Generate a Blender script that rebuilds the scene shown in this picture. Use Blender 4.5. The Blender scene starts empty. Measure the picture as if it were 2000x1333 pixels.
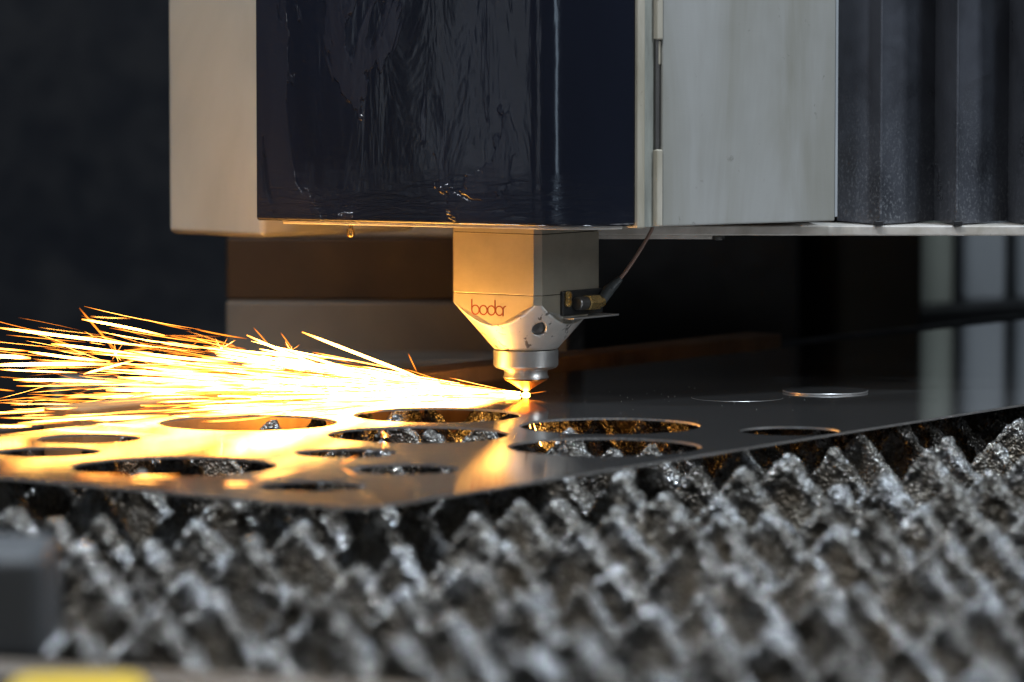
import bpy, bmesh, math, random
import numpy as np
from mathutils import Vector, Matrix, noise

random.seed(7)
rng = np.random.default_rng(7)
scene = bpy.context.scene
COL = scene.collection
R = math.radians

# ------------------------------------------------------------------ camera
FPX, PITCH, CAMH = 8282.0, math.atan((666.5 - 64) / 8282.0), 0.252   # focal length in photo pixels
cam_data = bpy.data.cameras.new('camera')
cam_data.sensor_width = 36.0
cam_data.lens = FPX / 2000.0 * 36.0
cam_data.clip_start, cam_data.clip_end = 0.05, 100.0
cam_data.dof.use_dof = True
cam_data.dof.focus_distance = 2.90
cam_data.dof.aperture_fstop = 7.0
cam = bpy.data.objects.new('camera', cam_data)
cam.location = (0, 0, CAMH)
cam.rotation_euler = (math.pi / 2 - PITCH, 0, 0)
COL.objects.link(cam)
scene.camera = cam

# ------------------------------------------------------------------ dim workshop air, lamps
world = bpy.data.worlds.new('World')
scene.world = world
world.use_nodes = True
world.node_tree.nodes['Background'].inputs[0].default_value = (0.55, 0.62, 0.75, 1)
world.node_tree.nodes['Background'].inputs[1].default_value = 0.05

def area_lamp(name, loc, target, sx, sy, power, col):
    d = bpy.data.lights.new(name, 'AREA')
    d.shape = 'RECTANGLE'; d.size = sx; d.size_y = sy; d.energy = power; d.color = col
    o = bpy.data.objects.new(name, d); COL.objects.link(o)
    o.location = loc
    o.rotation_euler = (Vector(target) - Vector(loc)).to_track_quat('-Z', 'Y').to_euler()
    return o
area_lamp('window_light', (3.2, 1.0, 1.9), (0.2, 2.8, 0.05), 0.8, 1.5, 60, (0.84, 0.92, 1.0))
area_lamp('hall_window', (-1.62, -1.2, 0.95), (-0.05, 2.9, 0.15), 0.24, 2.3, 4.5, (0.62, 0.80, 1.0))
area_lamp('film_streak_light', (-2.587, 0.731, 0.95), (-0.1, 2.9, 0.15), 0.035, 2.3, 0.32, (0.75, 0.86, 1.0))  # three thin strips added to draw vertical reflection streaks on the film
area_lamp('film_streak_light', (-2.635, 0.788, 0.95), (-0.1, 2.9, 0.15), 0.018, 2.3, 0.16, (0.9, 0.92, 1.0))
area_lamp('film_streak_light', (-2.690, 0.850, 0.95), (-0.1, 2.9, 0.15), 0.030, 2.3, 0.34, (0.75, 0.86, 1.0))
area_lamp('added_slag_light', (-1.1, 2.7, 2.2), (0.0, 2.1, 0.0), 0.30, 0.12, 10, (0.80, 0.90, 1.0)).data.spread = R(70)       # added for the slats' left slopes; narrow beam spares the background
area_lamp('added_slag_light', (0.6, 2.5, 2.5), (0.1, 2.1, 0.0), 0.30, 0.12, 50, (0.74, 0.87, 1.0))  # compact lamp added to draw glints from the slag
area_lamp('added_slag_light', (-1.0, 0.9, 3.0), (0.0, 2.2, 0.0), 1.2, 0.4, 58, (0.92, 0.96, 1.0))  # added fill for the slat faces turned to the camera

vs = scene.view_settings
vs.view_transform = 'Standard'; vs.look = 'None'; vs.exposure = 0.0; vs.gamma = 1.0
vs.use_curve_mapping = False
scene.render.engine = 'CYCLES'
scene.cycles.use_denoising = True
scene.cycles.max_bounces = 8
scene.cycles.sample_clamp_indirect = 12.0
scene.cycles.caustics_reflective = True
scene.cycles.blur_glossy = 0.5

# ------------------------------------------------------------------ projection helpers
CP, SP = math.cos(PITCH), math.sin(PITCH)
def ray(px, py):
    x, y = (px - 1000) / FPX, -(py - 666.5) / FPX
    return Vector((x, CP + y * SP, -SP + y * CP))
def at_y(px, py, Y):
    d = ray(px, py); return Vector((0, 0, CAMH)) + d * (Y / d.y)
def at_z(px, py, z=0.0):
    d = ray(px, py); return Vector((0, 0, CAMH)) + d * ((z - CAMH) / d.z)
def xz(px, Y, z):                       # world point at image column px, distance Y, height z
    depth = Y * CP + (CAMH - z) * SP
    return Vector(((px - 1000) / FPX * depth, Y, z))
def zat(py, Y):
    return at_y(1000, py, Y).z

LD = Vector((-0.810, 0.586, 0))         # the two directions of the sheet's edges
RD = Vector((0.586, 0.810, 0))

# ------------------------------------------------------------------ materials
def N(nt, t, loc=None, **kw):
    n = nt.nodes.new(t)
    for k, v in kw.items():
        if k.startswith('i_'):
            key = k[2:]
            key = int(key) if key.isdigit() else key.replace('_', ' ')
            n.inputs[key].default_value = v
        else:
            setattr(n, k, v)
    return n
def material(name, base, rough=0.5, metal=0.0, **kw):
    m = bpy.data.materials.new(name); m.use_nodes = True
    nt = m.node_tree; b = nt.nodes['Principled BSDF']
    b.inputs['Base Color'].default_value = (*base, 1)
    b.inputs['Roughness'].default_value = rough
    b.inputs['Metallic'].default_value = metal
    for k, v in kw.items():
        b.inputs[k.replace('_', ' ')].default_value = v
    return m, nt, b
def coords(nt, scale=(1, 1, 1), rot=(0, 0, 0)):
    tc = N(nt, 'ShaderNodeTexCoord'); mp = N(nt, 'ShaderNodeMapping')
    mp.inputs['Scale'].default_value = scale; mp.inputs['Rotation'].default_value = rot
    nt.links.new(tc.outputs['Object'], mp.inputs['Vector'])
    return mp.outputs[0]
def noise_tex(nt, vec, scale, detail=4, rough=0.55, dist=0.0):
    n = N(nt, 'ShaderNodeTexNoise', i_Scale=scale, i_Detail=detail, i_Roughness=rough, i_Distortion=dist)
    nt.links.new(vec, n.inputs['Vector']); return n.outputs['Fac']
def ramp(nt, fac, stops):
    r = N(nt, 'ShaderNodeValToRGB')
    els = r.color_ramp.elements
    while len(els) < len(stops): els.new(0.5)
    for e, (p, c) in zip(els, stops):
        e.position = p
        e.color = (*c, 1) if isinstance(c, tuple) else (c, c, c, 1)
    nt.links.new(fac, r.inputs[0]); return r.outputs[0]
def mix(nt, fac, a, b, mode='MIX'):
    m = N(nt, 'ShaderNodeMix', data_type='RGBA', blend_type=mode)
    for sock, v in ((0, fac), (6, a), (7, b)):
        if hasattr(v, 'is_output'): nt.links.new(v, m.inputs[sock])
        elif isinstance(v, tuple): m.inputs[sock].default_value = (*v, 1)
        else: m.inputs[sock].default_value = v
    return m.outputs[2]
def bump(nt, b, height, strength=0.3, dist=0.001, prev=None):
    n = N(nt, 'ShaderNodeBump', i_Strength=strength, i_Distance=dist)
    nt.links.new(height, n.inputs['Height'])
    if prev is not None: nt.links.new(prev, n.inputs['Normal'])
    nt.links.new(n.outputs[0], b.inputs['Normal'])
    return n.outputs[0]

M = {}
# --- dark protective film with wrinkles and peeled patches
m, nt, b = material('dark_film', (0.006, 0.009, 0.02), 0.12, 0.0, Specular_IOR_Level=0.7)
v = coords(nt, (1, 1, 0.42))
v2 = coords(nt, (1, 1, 0.10))
v3 = coords(nt, (1, 1, 6.0))
pn = noise_tex(nt, v, 9, 6, 0.60, 1.1)
patch = ramp(nt, pn, [(0.500, 0.0), (0.508, 1.0)])
pn2 = noise_tex(nt, v2, 40, 5, 0.55, 0.6)
patch2 = ramp(nt, pn2, [(0.60, 0.0), (0.61, 1.0)])
crease = ramp(nt, noise_tex(nt, v3, 26, 6, 0.65, 1.4), [(0.40, 0.0), (0.50, 0.6), (0.60, 1.0)])
gx = N(nt, 'ShaderNodeSeparateXYZ'); nt.links.new(coords(nt), gx.inputs[0])
low = N(nt, 'ShaderNodeMapRange', i_1=0.165, i_2=0.135, i_3=0.0, i_4=1.0); nt.links.new(gx.outputs[2], low.inputs[0])
flat = N(nt, 'ShaderNodeMapRange', i_1=0.005, i_2=-0.03, i_3=0.0, i_4=1.0); nt.links.new(gx.outputs[0], flat.inputs[0])
def mul(a, b_):
    q = N(nt, 'ShaderNodeMath', operation='MULTIPLY'); nt.links.new(a, q.inputs[0]); nt.links.new(b_, q.inputs[1]); return q.outputs[0]
patch, patch2, crease = mul(patch, flat.outputs[0]), mul(patch2, flat.outputs[0]), mul(crease, low.outputs[0])   # loose film on the flat, tight round the bend
tone = noise_tex(nt, v, 9, 3, 0.5, 0.6)
c0 = ramp(nt, tone, [(0.35, (0.006, 0.0072, 0.012)), (0.62, (0.0085, 0.0105, 0.019))])
c1 = mix(nt, patch, c0, (0.0135, 0.0145, 0.023))
c2 = mix(nt, patch2, c1, (0.011, 0.0125, 0.020))
nt.links.new(c2, b.inputs['Base Color'])
nt.links.new(ramp(nt, patch, [(0, 0.10), (1, 0.17)]), b.inputs['Roughness'])
p = bump(nt, b, noise_tex(nt, coords(nt, (1, 1, 0.22)), 30, 4, 0.55, 0.8), 0.13, 0.004)
p = bump(nt, b, patch, 0.7, 0.0008, p)
p = bump(nt, b, patch2, 0.30, 0.0004, p)
bump(nt, b, crease, 0.16, 0.0008, p)
M['film'] = m

def painted(name, base, stain, rough=0.4, s=9, streak=0.3, speck=True):
    m, nt, b = material(name, base, rough)
    va, vb = coords(nt), coords(nt, (1, 1, streak))
    f1 = ramp(nt, noise_tex(nt, vb, s, 5, 0.6, 0.8), [(0.38, 0.0), (0.72, 1.0)])
    c = mix(nt, f1, base, stain)
    f2 = ramp(nt, noise_tex(nt, va, s * 6, 4, 0.7), [(0.66, 0.0), (0.74, 0.55)])
    if speck: c = mix(nt, f2, c, tuple(0.45 * x for x in stain))
    nt.links.new(c, b.inputs['Base Color'])
    nt.links.new(ramp(nt, noise_tex(nt, va, s * 3, 4), [(0.3, rough - 0.1), (0.7, rough + 0.15)]), b.inputs['Roughness'])
    bump(nt, b, noise_tex(nt, coords(nt, (1, 1, 14)), 120, 3), 0.08, 0.0006)
    M[name] = m
painted('cream_paint', (0.50, 0.475, 0.40), (0.41, 0.38, 0.31), 0.42, 7, 0.6, False)
painted('grey_paint', (0.37, 0.37, 0.36), (0.25, 0.243, 0.205), 0.40, 14, 0.16)
painted('trim_paint', (0.52, 0.48, 0.40), (0.30, 0.27, 0.20), 0.4, 30, 0.25)
painted('trim_channel', (0.33, 0.34, 0.30), (0.10, 0.10, 0.09), 0.45, 24, 0.3)
painted('rail_paint', (0.62, 0.58, 0.53), (0.40, 0.36, 0.30), 0.38, 30, 1.0)
painted('beige_frame', (0.42, 0.37, 0.31), (0.30, 0.255, 0.21), 0.5, 6, 1.0, False)
painted('brown_frame', (0.15, 0.115, 0.085), (0.09, 0.07, 0.052), 0.5, 9, 1.0, False)
painted('taupe_frame', (0.27, 0.225, 0.18), (0.20, 0.165, 0.13), 0.5, 8, 1.0, False)
painted('umber_shade', (0.085, 0.042, 0.016), (0.06, 0.03, 0.012), 0.55, 9, 1.0, False)  # gantry shade on the rear beam, put into the colour
painted('post_paint', (0.40, 0.42, 0.355), (0.34, 0.36, 0.31), 0.5, 4, 1.0, False)
painted('door_paint', (0.42, 0.44, 0.46), (0.32, 0.34, 0.355), 0.45, 5, 1.0, False)
painted('dark_panel', (0.020, 0.016, 0.009), (0.012, 0.010, 0.007), 0.6, 5, 1.0, False)
painted('navy_wall', (0.018, 0.022, 0.032), (0.055, 0.056, 0.062), 0.75, 9, 1.0, False)
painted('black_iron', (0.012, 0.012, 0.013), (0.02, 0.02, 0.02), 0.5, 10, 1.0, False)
painted('grey_block', (0.065, 0.068, 0.072), (0.05, 0.052, 0.056), 0.5, 8, 1.0, False)
painted('yellow_paint', (0.72, 0.48, 0.02), (0.55, 0.36, 0.02), 0.4, 10, 1.0, False)
painted('floor_dark', (0.02, 0.019, 0.018), (0.03, 0.028, 0.026), 0.8, 3, 1.0, False)
painted('rust_wall', (0.30, 0.17, 0.075), (0.15, 0.08, 0.035), 0.6, 20, 0.4)

# --- bellows cloth
m, nt, b = material('bellows_cloth', (0.03, 0.032, 0.037), 0.42)
va = coords(nt)
big = noise_tex(nt, va, 16, 4, 0.55, 0.4)
c = ramp(nt, big, [(0.32, (0.045, 0.047, 0.055)), (0.55, (0.075, 0.079, 0.093)), (0.75, (0.05, 0.05, 0.054))])
gz = N(nt, 'ShaderNodeSeparateXYZ'); nt.links.new(va, gz.inputs[0])
near = N(nt, 'ShaderNodeMapRange', i_1=0.225, i_2=0.12, i_3=0.0, i_4=1.0); nt.links.new(gz.outputs[2], near.inputs[0])
spk = ramp(nt, noise_tex(nt, va, 420, 3, 0.7), [(0.52, 0.0), (0.68, 1.0)])
mm = N(nt, 'ShaderNodeMath', operation='MULTIPLY'); nt.links.new(spk, mm.inputs[0]); nt.links.new(near.outputs[0], mm.inputs[1])
c = mix(nt, mm.outputs[0], c, (0.20, 0.21, 0.225))                       # grinding dust settled low on the cloth
nt.links.new(c, b.inputs['Base Color'])
nt.links.new(ramp(nt, big, [(0.3, 0.24), (0.7, 0.40)]), b.inputs['Roughness'])
p = bump(nt, b, noise_tex(nt, va, 24, 2, 0.5, 0.3), 0.12, 0.01)
bump(nt, b, noise_tex(nt, va, 500, 3, 0.6), 0.25, 0.0006, p)
M['bellows'] = m

# --- machined head
def steel(name, base, rough, grain=(1, 1, 40), aniso=0.0, burns=False, metal=0.9):
    m, nt, b = material(name, base, rough, metal)
    vg = coords(nt, grain)
    g = noise_tex(nt, vg, 90, 3)
    nt.links.new(ramp(nt, g, [(0.3, rough - 0.07), (0.7, rough + 0.08)]), b.inputs['Roughness'])
    va = coords(nt)
    tone = noise_tex(nt, va, 60, 4, 0.6)
    c = ramp(nt, tone, [(0.3, tuple(0.86 * x for x in base)), (0.7, base)])
    if burns:
        st = coords(nt, (1, 1, 1.0))
        f = ramp(nt, noise_tex(nt, st, 120, 6, 0.62, 0.9), [(0.592, 0.0), (0.625, 0.85)])
        c = mix(nt, f, c, (0.035, 0.02, 0.012))
        inv = ramp(nt, f, [(0, metal), (1, 0.15)])
        nt.links.new(inv, b.inputs['Metallic'])
    nt.links.new(c, b.inputs['Base Color'])
    bump(nt, b, g, 0.06, 0.0004)
    M[name] = m
steel('head_steel', (0.56, 0.50, 0.39), 0.40)
steel('cone_steel', (0.74, 0.71, 0.66), 0.46, (1, 1, 4), burns=True, metal=0.7)
steel('collar_steel', (0.66, 0.64, 0.61), 0.36, (1, 1, 60))
steel('dark_steel', (0.20, 0.19, 0.18), 0.34, (1, 1, 60))
steel('copper', (0.90, 0.36, 0.10), 0.36, (1, 1, 30))
steel('brass', (0.72, 0.50, 0.20), 0.26, (30, 1, 1))
M['rubber'] = material('rubber', (0.012, 0.012, 0.012), 0.42)[0]
M['grey_boot'] = material('grey_boot', (0.045, 0.05, 0.05), 0.5)[0]
M['cable'] = material('cable', (0.24, 0.15, 0.115), 0.45)[0]
M['logo_ink'] = material('logo_ink', (0.30, 0.045, 0.008), 0.5)[0]
M['seam'] = material('seam', (0.01, 0.008, 0.006), 0.7)[0]

# --- sheet steel
m, nt, b = material('sheet_steel', (0.50, 0.48, 0.465), 0.13, 1.0)
vg = coords(nt, (1, 1, 1), (0, 0, R(54)))
vs_ = N(nt, 'ShaderNodeMapping'); vs_.inputs['Scale'].default_value = (2, 90, 1); nt.links.new(vg, vs_.inputs[0])
g = noise_tex(nt, vs_.outputs[0], 8, 4, 0.6)
big = noise_tex(nt, vg, 6, 4, 0.55)
nt.links.new(ramp(nt, big, [(0.3, 0.045), (0.7, 0.08)]), b.inputs['Roughness'])
vor = N(nt, 'ShaderNodeTexVoronoi', i_Scale=210.0); nt.links.new(vg, vor.inputs['Vector'])
dust = ramp(nt, vor.outputs['Distance'], [(0.035, 1.0), (0.06, 0.0)])
dm = ramp(nt, noise_tex(nt, vg, 15, 2), [(0.55, 0.0), (0.7, 1.0)])
dd = N(nt, 'ShaderNodeMath', operation='MULTIPLY'); nt.links.new(dust, dd.inputs[0]); nt.links.new(dm, dd.inputs[1])
c = ramp(nt, g, [(0.3, (0.40, 0.385, 0.38)), (0.7, (0.48, 0.465, 0.455))])
c = mix(nt, dd.outputs[0], c, (0.8, 0.8, 0.8))
nt.links.new(c, b.inputs['Base Color'])
im = N(nt, 'ShaderNodeMath', operation='SUBTRACT', i_0=1.0); nt.links.new(dd.outputs[0], im.inputs[1])
nt.links.new(im.outputs[0], b.inputs['Metallic'])
im.inputs[0].default_value = 0.93
sc1 = N(nt, 'ShaderNodeMapping'); sc1.inputs['Scale'].default_value = (3, 160, 1); sc1.inputs['Rotation'].default_value = (0, 0, R(23)); nt.links.new(vg, sc1.inputs[0])
scr = ramp(nt, noise_tex(nt, sc1.outputs[0], 10, 2, 0.5), [(0.70, 0.0), (0.73, 1.0)])
pp = bump(nt, b, g, 0.05, 0.0004)
bump(nt, b, scr, 0.06, 0.0003, pp)
M['sheet'] = m
steel('cut_edge', (0.62, 0.60, 0.58), 0.35, (40, 40, 1))

# --- slag crust on scaled steel ("crust" = how thick the slag sits)
m, nt, b = material('slag', (0.22, 0.22, 0.215), 0.3, 0.65)
va = coords(nt)
at = N(nt, 'ShaderNodeAttribute', attribute_name='crust')
n1 = noise_tex(nt, va, 60, 5, 0.6, 0.4)
slagc = ramp(nt, n1, [(0.34, (0.05, 0.04, 0.03)), (0.50, (0.22, 0.208, 0.19)), (0.68, (0.46, 0.475, 0.50))])
scale_c = ramp(nt, noise_tex(nt, va, 24, 5, 0.6), [(0.3, (0.09, 0.066, 0.04)), (0.5, (0.25, 0.215, 0.165)), (0.72, (0.32, 0.225, 0.125))])
c = mix(nt, at.outputs['Fac'], scale_c, slagc)
nt.links.new(c, b.inputs['Base Color'])
nt.links.new(ramp(nt, at.outputs['Fac'], [(0.1, 0.1), (0.8, 0.65)]), b.inputs['Metallic'])
rr_ = noise_tex(nt, va, 150, 3)
nt.links.new(ramp(nt, rr_, [(0.32, 0.06), (0.68, 0.38)]), b.inputs['Roughness'])
vo = N(nt, 'ShaderNodeTexVoronoi', i_Scale=430.0); nt.links.new(va, vo.inputs['Vector'])
p = bump(nt, b, vo.outputs['Distance'], 1.0, 0.0022)
bump(nt, b, noise_tex(nt, va, 260, 4, 0.7), 0.5, 0.0014, p)
M['slag'] = m

def glow(name, col, s):
    m = bpy.data.materials.new(name); m.use_nodes = True
    nt = m.node_tree; nt.nodes.clear()
    e = N(nt, 'ShaderNodeEmission'); e.inputs[0].default_value = (*col, 1); e.inputs[1].default_value = s
    o = N(nt, 'ShaderNodeOutputMaterial'); nt.links.new(e.outputs[0], o.inputs[0])
    M[name] = m
glow('spark_core', (1.0, 0.46, 0.06), 165.0)
# sparks cool along their length: "heat" 1 is white hot, low heat is dull orange
m = bpy.data.materials.new('spark'); m.use_nodes = True
nt = m.node_tree; nt.nodes.clear()
at = N(nt, 'ShaderNodeAttribute', attribute_name='spark_heat')
e = N(nt, 'ShaderNodeEmission')
nt.links.new(ramp(nt, at.outputs['Fac'], [(0.0, (1.0, 0.16, 0.01)), (0.45, (1.0, 0.26, 0.022)), (1.0, (1.0, 0.475, 0.088))]), e.inputs[0])
pw = N(nt, 'ShaderNodeMath', operation='POWER', i_1=2.3); nt.links.new(at.outputs['Fac'], pw.inputs[0])
ml = N(nt, 'ShaderNodeMath', operation='MULTIPLY', i_1=20.0); nt.links.new(pw.outputs[0], ml.inputs[0])
nt.links.new(ml.outputs[0], e.inputs[1])
o = N(nt, 'ShaderNodeOutputMaterial'); nt.links.new(e.outputs[0], o.inputs[0])
M['spark'] = m

# ------------------------------------------------------------------ mesh helpers
class MB:
    def __init__(s): s.v, s.f, s.h = [], [], []
    def box(s, lo, hi, bev=0.0, mat=None):
        bm = bmesh.new(); bmesh.ops.create_cube(bm, size=1.0)
        lo, hi = Vector(lo), Vector(hi); c = (lo + hi) / 2; d = hi - lo
        for q in bm.verts: q.co = Vector((q.co.x * d.x, q.co.y * d.y, q.co.z * d.z)) + c
        if bev: bmesh.ops.bevel(bm, geom=bm.edges[:], offset=bev, segments=3, profile=0.5, affect='EDGES')
        return s.bm(bm, mat)
    def bm(s, bm, mat=None):
        bm.verts.index_update(); o = len(s.v)
        s.v += [tuple(mat @ q.co) if mat else tuple(q.co) for q in bm.verts]
        s.f += [tuple(o + q.index for q in f.verts) for f in bm.faces]
        bm.free(); return s
    def lathe(s, prof, n=64, cx=0, cy=0, caps=True):
        o = len(s.v)
        for r_, z in prof:
            for k in range(n):
                a = 2 * math.pi * k / n
                s.v.append((cx + r_ * math.cos(a), cy + r_ * math.sin(a), z))
        for i in range(len(prof) - 1):
            for k in range(n):
                k2 = (k + 1) % n
                s.f.append((o + i * n + k, o + i * n + k2, o + (i + 1) * n + k2, o + (i + 1) * n + k))
        if caps:
            s.f.append(tuple(o + k for k in reversed(range(n))))
            s.f.append(tuple(o + (len(prof) - 1) * n + k for k in range(n)))
        return s
    def tube(s, pts, rad, n=10):
        pts = [Vector(p) for p in pts]; o = len(s.v)
        if not hasattr(rad, '__len__'): rad = [rad] * len(pts)
        up = Vector((0.13, 0.29, 1)).normalized()
        for i, p in enumerate(pts):
            t = (pts[min(i + 1, len(pts) - 1)] - pts[max(i - 1, 0)]).normalized()
            a = t.cross(up).normalized(); c = t.cross(a)
            for k in range(n):
                q = 2 * math.pi * k / n
                s.v.append(tuple(p + (a * math.cos(q) + c * math.sin(q)) * rad[i]))
        for i in range(len(pts) - 1):
            for k in range(n):
                k2 = (k + 1) % n
                s.f.append((o + i * n + k, o + i * n + k2, o + (i + 1) * n + k2, o + (i + 1) * n + k))
        s.f.append(tuple(o + k for k in reversed(range(n))))
        s.f.append(tuple(o + (len(pts) - 1) * n + k for k in range(n)))
        return s
    def sweep(s, path, prof):
        """vertical panel: path = plan points, prof = closed loop of (outward offset, z)"""
        o = len(s.v); n = len(prof)
        for i, p in enumerate(path):
            t = (Vector(path[min(i + 1, len(path) - 1)]) - Vector(path[max(i - 1, 0)])).normalized()
            nrm = Vector((t.y, -t.x))
            for off, z in prof:
                s.v.append((p[0] + nrm.x * off, p[1] + nrm.y * off, z))
        for i in range(len(path) - 1):
            for k in range(n):
                k2 = (k + 1) % n
                s.f.append((o + i * n + k, o + i * n + k2, o + (i + 1) * n + k2, o + (i + 1) * n + k))
        s.f.append(tuple(o + k for k in range(n)))
        s.f.append(tuple(o + (len(path) - 1) * n + k for k in reversed(range(n))))
        return s
    def build(s, name, mat, parent=None, smooth=None, local=False):
        me = bpy.data.meshes.new(name)
        me.from_pydata(s.v, [], s.f)
        bm = bmesh.new(); bm.from_mesh(me)
        bmesh.ops.recalc_face_normals(bm, faces=bm.faces[:]); bm.to_mesh(me); bm.free()
        me.materials.append(M[mat])
        if s.h:
            at_ = me.attributes.new('spark_heat', 'FLOAT', 'POINT'); at_.data.foreach_set('value', s.h)
        return link(name, me, parent, smooth, local)
def link(name, me, parent=None, smooth=None, local=False):
    if smooth is not None:
        me.set_sharp_from_angle(angle=R(smooth))
        me.polygons.foreach_set('use_smooth', [True] * len(me.polygons))
    o = bpy.data.objects.new(name, me); COL.objects.link(o)
    if smooth is not None:
        wn = o.modifiers.new('weighted_normals', 'WEIGHTED_NORMAL'); wn.keep_sharp = True
    if parent is not None:
        o.parent = parent
        if not local:
            mw = Matrix.Translation(parent.location) @ parent.rotation_euler.to_matrix().to_4x4()
            o.matrix_parent_inverse = mw.inverted()
    return o
def tag(o, label=None, cat=None, group=None, kind=None):
    for k, v_ in (('label', label), ('category', cat), ('group', group), ('kind', kind)):
        if v_: o[k] = v_
    return o
def empty(name, loc, rz=0.0):
    e = bpy.data.objects.new(name, None); COL.objects.link(e)
    e.empty_display_size = 0.02
    e.location = loc; e.rotation_euler = (0, 0, rz)
    return e
def rotz(o, rz): return Matrix.Translation(o) @ Matrix.Rotation(rz, 4, 'Z')

# ------------------------------------------------------------------ the setting
FLOOR = -0.85
tag(MB().box((-4, -0.5, FLOOR - 0.1), (4, 7.5, FLOOR)).build('floor', 'floor_dark'),
    'dark workshop floor under the machine', kind='structure')
tag(MB().box((-4, 7.0, FLOOR + 0.002), (4, 7.12, 3.0)).build('back_wall', 'navy_wall'),
    'dark navy wall behind the cutting machine', kind='structure')

# ------------------------------------------------------------------ steel sheet with cut holes
C0 = at_z(708, 993)
pL, pR = at_z(0, 932), at_z(2000, 790)
bA, bB = at_z(0, 850), at_z(2000, 625)
def isect(a, b_, c, d):
    r_, s_ = b_ - a, d - c
    t = ((c.x - a.x) * s_.y - (c.y - a.y) * s_.x) / (r_.x * s_.y - r_.y * s_.x)
    return a + r_ * t
cornL = isect(C0, pL, bA, bB)
SHT = 0.0016
holes_px = [(485, 826, 349), (854, 811, 328), (817, 849, 357), (1191, 832, 354), (1180, 873, 380),
            (675, 885, 200), (341, 911, 402), (791, 916, 210), (607, 949, 214), (175, 857, 200), (92, 883, 212)]
EDGE_HOLE = (1543, 842, 196)
def hole_world(h):
    c = at_z(h[0], h[1]); depth = c.y * CP + CAMH * SP
    return c, h[2] / 2 / FPX * depth
def build_sheet():
    cd = bpy.data.curves.new('sheet', 'CURVE'); cd.dimensions = '2D'; cd.fill_mode = 'BOTH'
    def spline(pts):
        s = cd.splines.new('POLY'); s.points.add(len(pts) - 1); s.use_cyclic_u = True
        for q, p_ in zip(s.points, pts): q.co = (p_[0], p_[1], 0, 1)
    eR = (pR - C0).normalized(); farR = C0 + eR * 1.75
    bD = (bB - bA).normalized(); farB = cornL + bD * 2.1
    c, r_ = hole_world(EDGE_HOLE)
    t0 = (c - C0).dot(eR); d = (c - (C0 + eR * t0)).length
    hw = math.sqrt(max(r_ * r_ - d * d, 1e-9))
    a0 = C0 + eR * (t0 - hw) - c; a1 = C0 + eR * (t0 + hw) - c
    th0, th1 = math.atan2(a0.y, a0.x), math.atan2(a1.y, a1.x)
    while th1 > th0: th1 -= 2 * math.pi                    # clockwise, through the sheet side
    arc = [(c.x + r_ * math.cos(th0 + (th1 - th0) * k / 90), c.y + r_ * math.sin(th0 + (th1 - th0) * k / 90)) for k in range(91)]
    # rounded front corner
    e1, e2 = (cornL - C0).normalized(), eR
    cr = [tuple((C0 + e1 * 0.012 * (1 - k / 8) ** 2 + e2 * 0.012 * (k / 8) ** 2))[:2] for k in range(9)]
    spline([tuple(cornL)[:2]] + cr + arc + [tuple(farR)[:2], tuple(farB)[:2]])
    for h in holes_px:
        c, r_ = hole_world(h)
        n = 300
        spline([(c.x + (r_ + (0.00022 if k % 3 == 0 else -0.00012)) * math.cos(2 * math.pi * k / n),
                 c.y + (r_ + (0.00022 if k % 3 == 0 else -0.00012)) * math.sin(2 * math.pi * k / n)) for k in range(n)])
    cd.extrude = SHT / 2
    o = bpy.data.objects.new('tmp', cd); COL.objects.link(o)
    dg = bpy.context.evaluated_depsgraph_get()
    me = bpy.data.meshes.new_from_object(o.evaluated_get(dg))
    bpy.data.objects.remove(o)
    me.transform(Matrix.Translation((0, 0, -SHT / 2)))
    me.materials.clear(); me.materials.append(M['sheet']); me.materials.append(M['cut_edge'])
    for p_ in me.polygons:
        p_.material_index = 0 if abs(p_.normal.z) > 0.5 else 1
        p_.use_smooth = False
    o = link('metal_sheet', me)
    return tag(o, 'thin dark steel sheet with round holes cut through it, lying on the slats', 'metal sheet')
build_sheet()

def disc(name, px, py, w, z, tilt, label, SHT=0.0012):
    c = at_z(px, py); r_ = w / 2 / FPX * (c.y * CP + CAMH * SP)
    mb = MB().lathe([(r_ - 0.0002, 0), (r_, 0.0002), (r_, SHT - 0.0002), (r_ - 0.0002, SHT)], 96)
    o = mb.build(name, 'sheet', smooth=30)
    o.data.materials.append(M['cut_edge'])
    for p_ in o.data.polygons:
        if abs(p_.normal.z) < 0.9: p_.material_index = 1
    o.location = (c.x, c.y, z); o.rotation_euler = tilt
    return tag(o, label, 'metal disc', 'round blanks cut from the sheet')
disc('metal_disc', 1612, 766, 166, 0.0002, (R(0.5), 0, 0), 'small round steel blank sitting proud of the sheet with a bright cut edge')
disc('metal_disc', 1440, 777, 180, -0.0012 + 0.00009, (0, 0, 0), 'faint round steel blank lying flush in the sheet beside the raised blank')

# ------------------------------------------------------------------ slat bed crusted with slag
def hash2(ix, iy, k):
    h = (ix.astype(np.int64) * 374761393 + iy.astype(np.int64) * 668265263 + k * 2147483647) & 0x7fffffff
    h = ((h ^ (h >> 13)) * 1274126177) & 0x7fffffff
    return ((h ^ (h >> 16)) & 0xffff) / 65535.0
def vnoise(x, y, k=0):
    ix, iy = np.floor(x), np.floor(y); fx, fy = x - ix, y - iy
    fx, fy = fx * fx * (3 - 2 * fx), fy * fy * (3 - 2 * fy)
    a, b_ = hash2(ix, iy, k), hash2(ix + 1, iy, k); c, d = hash2(ix, iy + 1, k), hash2(ix + 1, iy + 1, k)
    return (a * (1 - fx) + b_ * fx) * (1 - fy) + (c * (1 - fx) + d * fx) * fy
def fbm(x, y, k=0, o=4):
    s, a = 0, 0.5
    for i in range(o): s = s + a * vnoise(x * 2 ** i, y * 2 ** i, k + i); a *= 0.5
    return s
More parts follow.
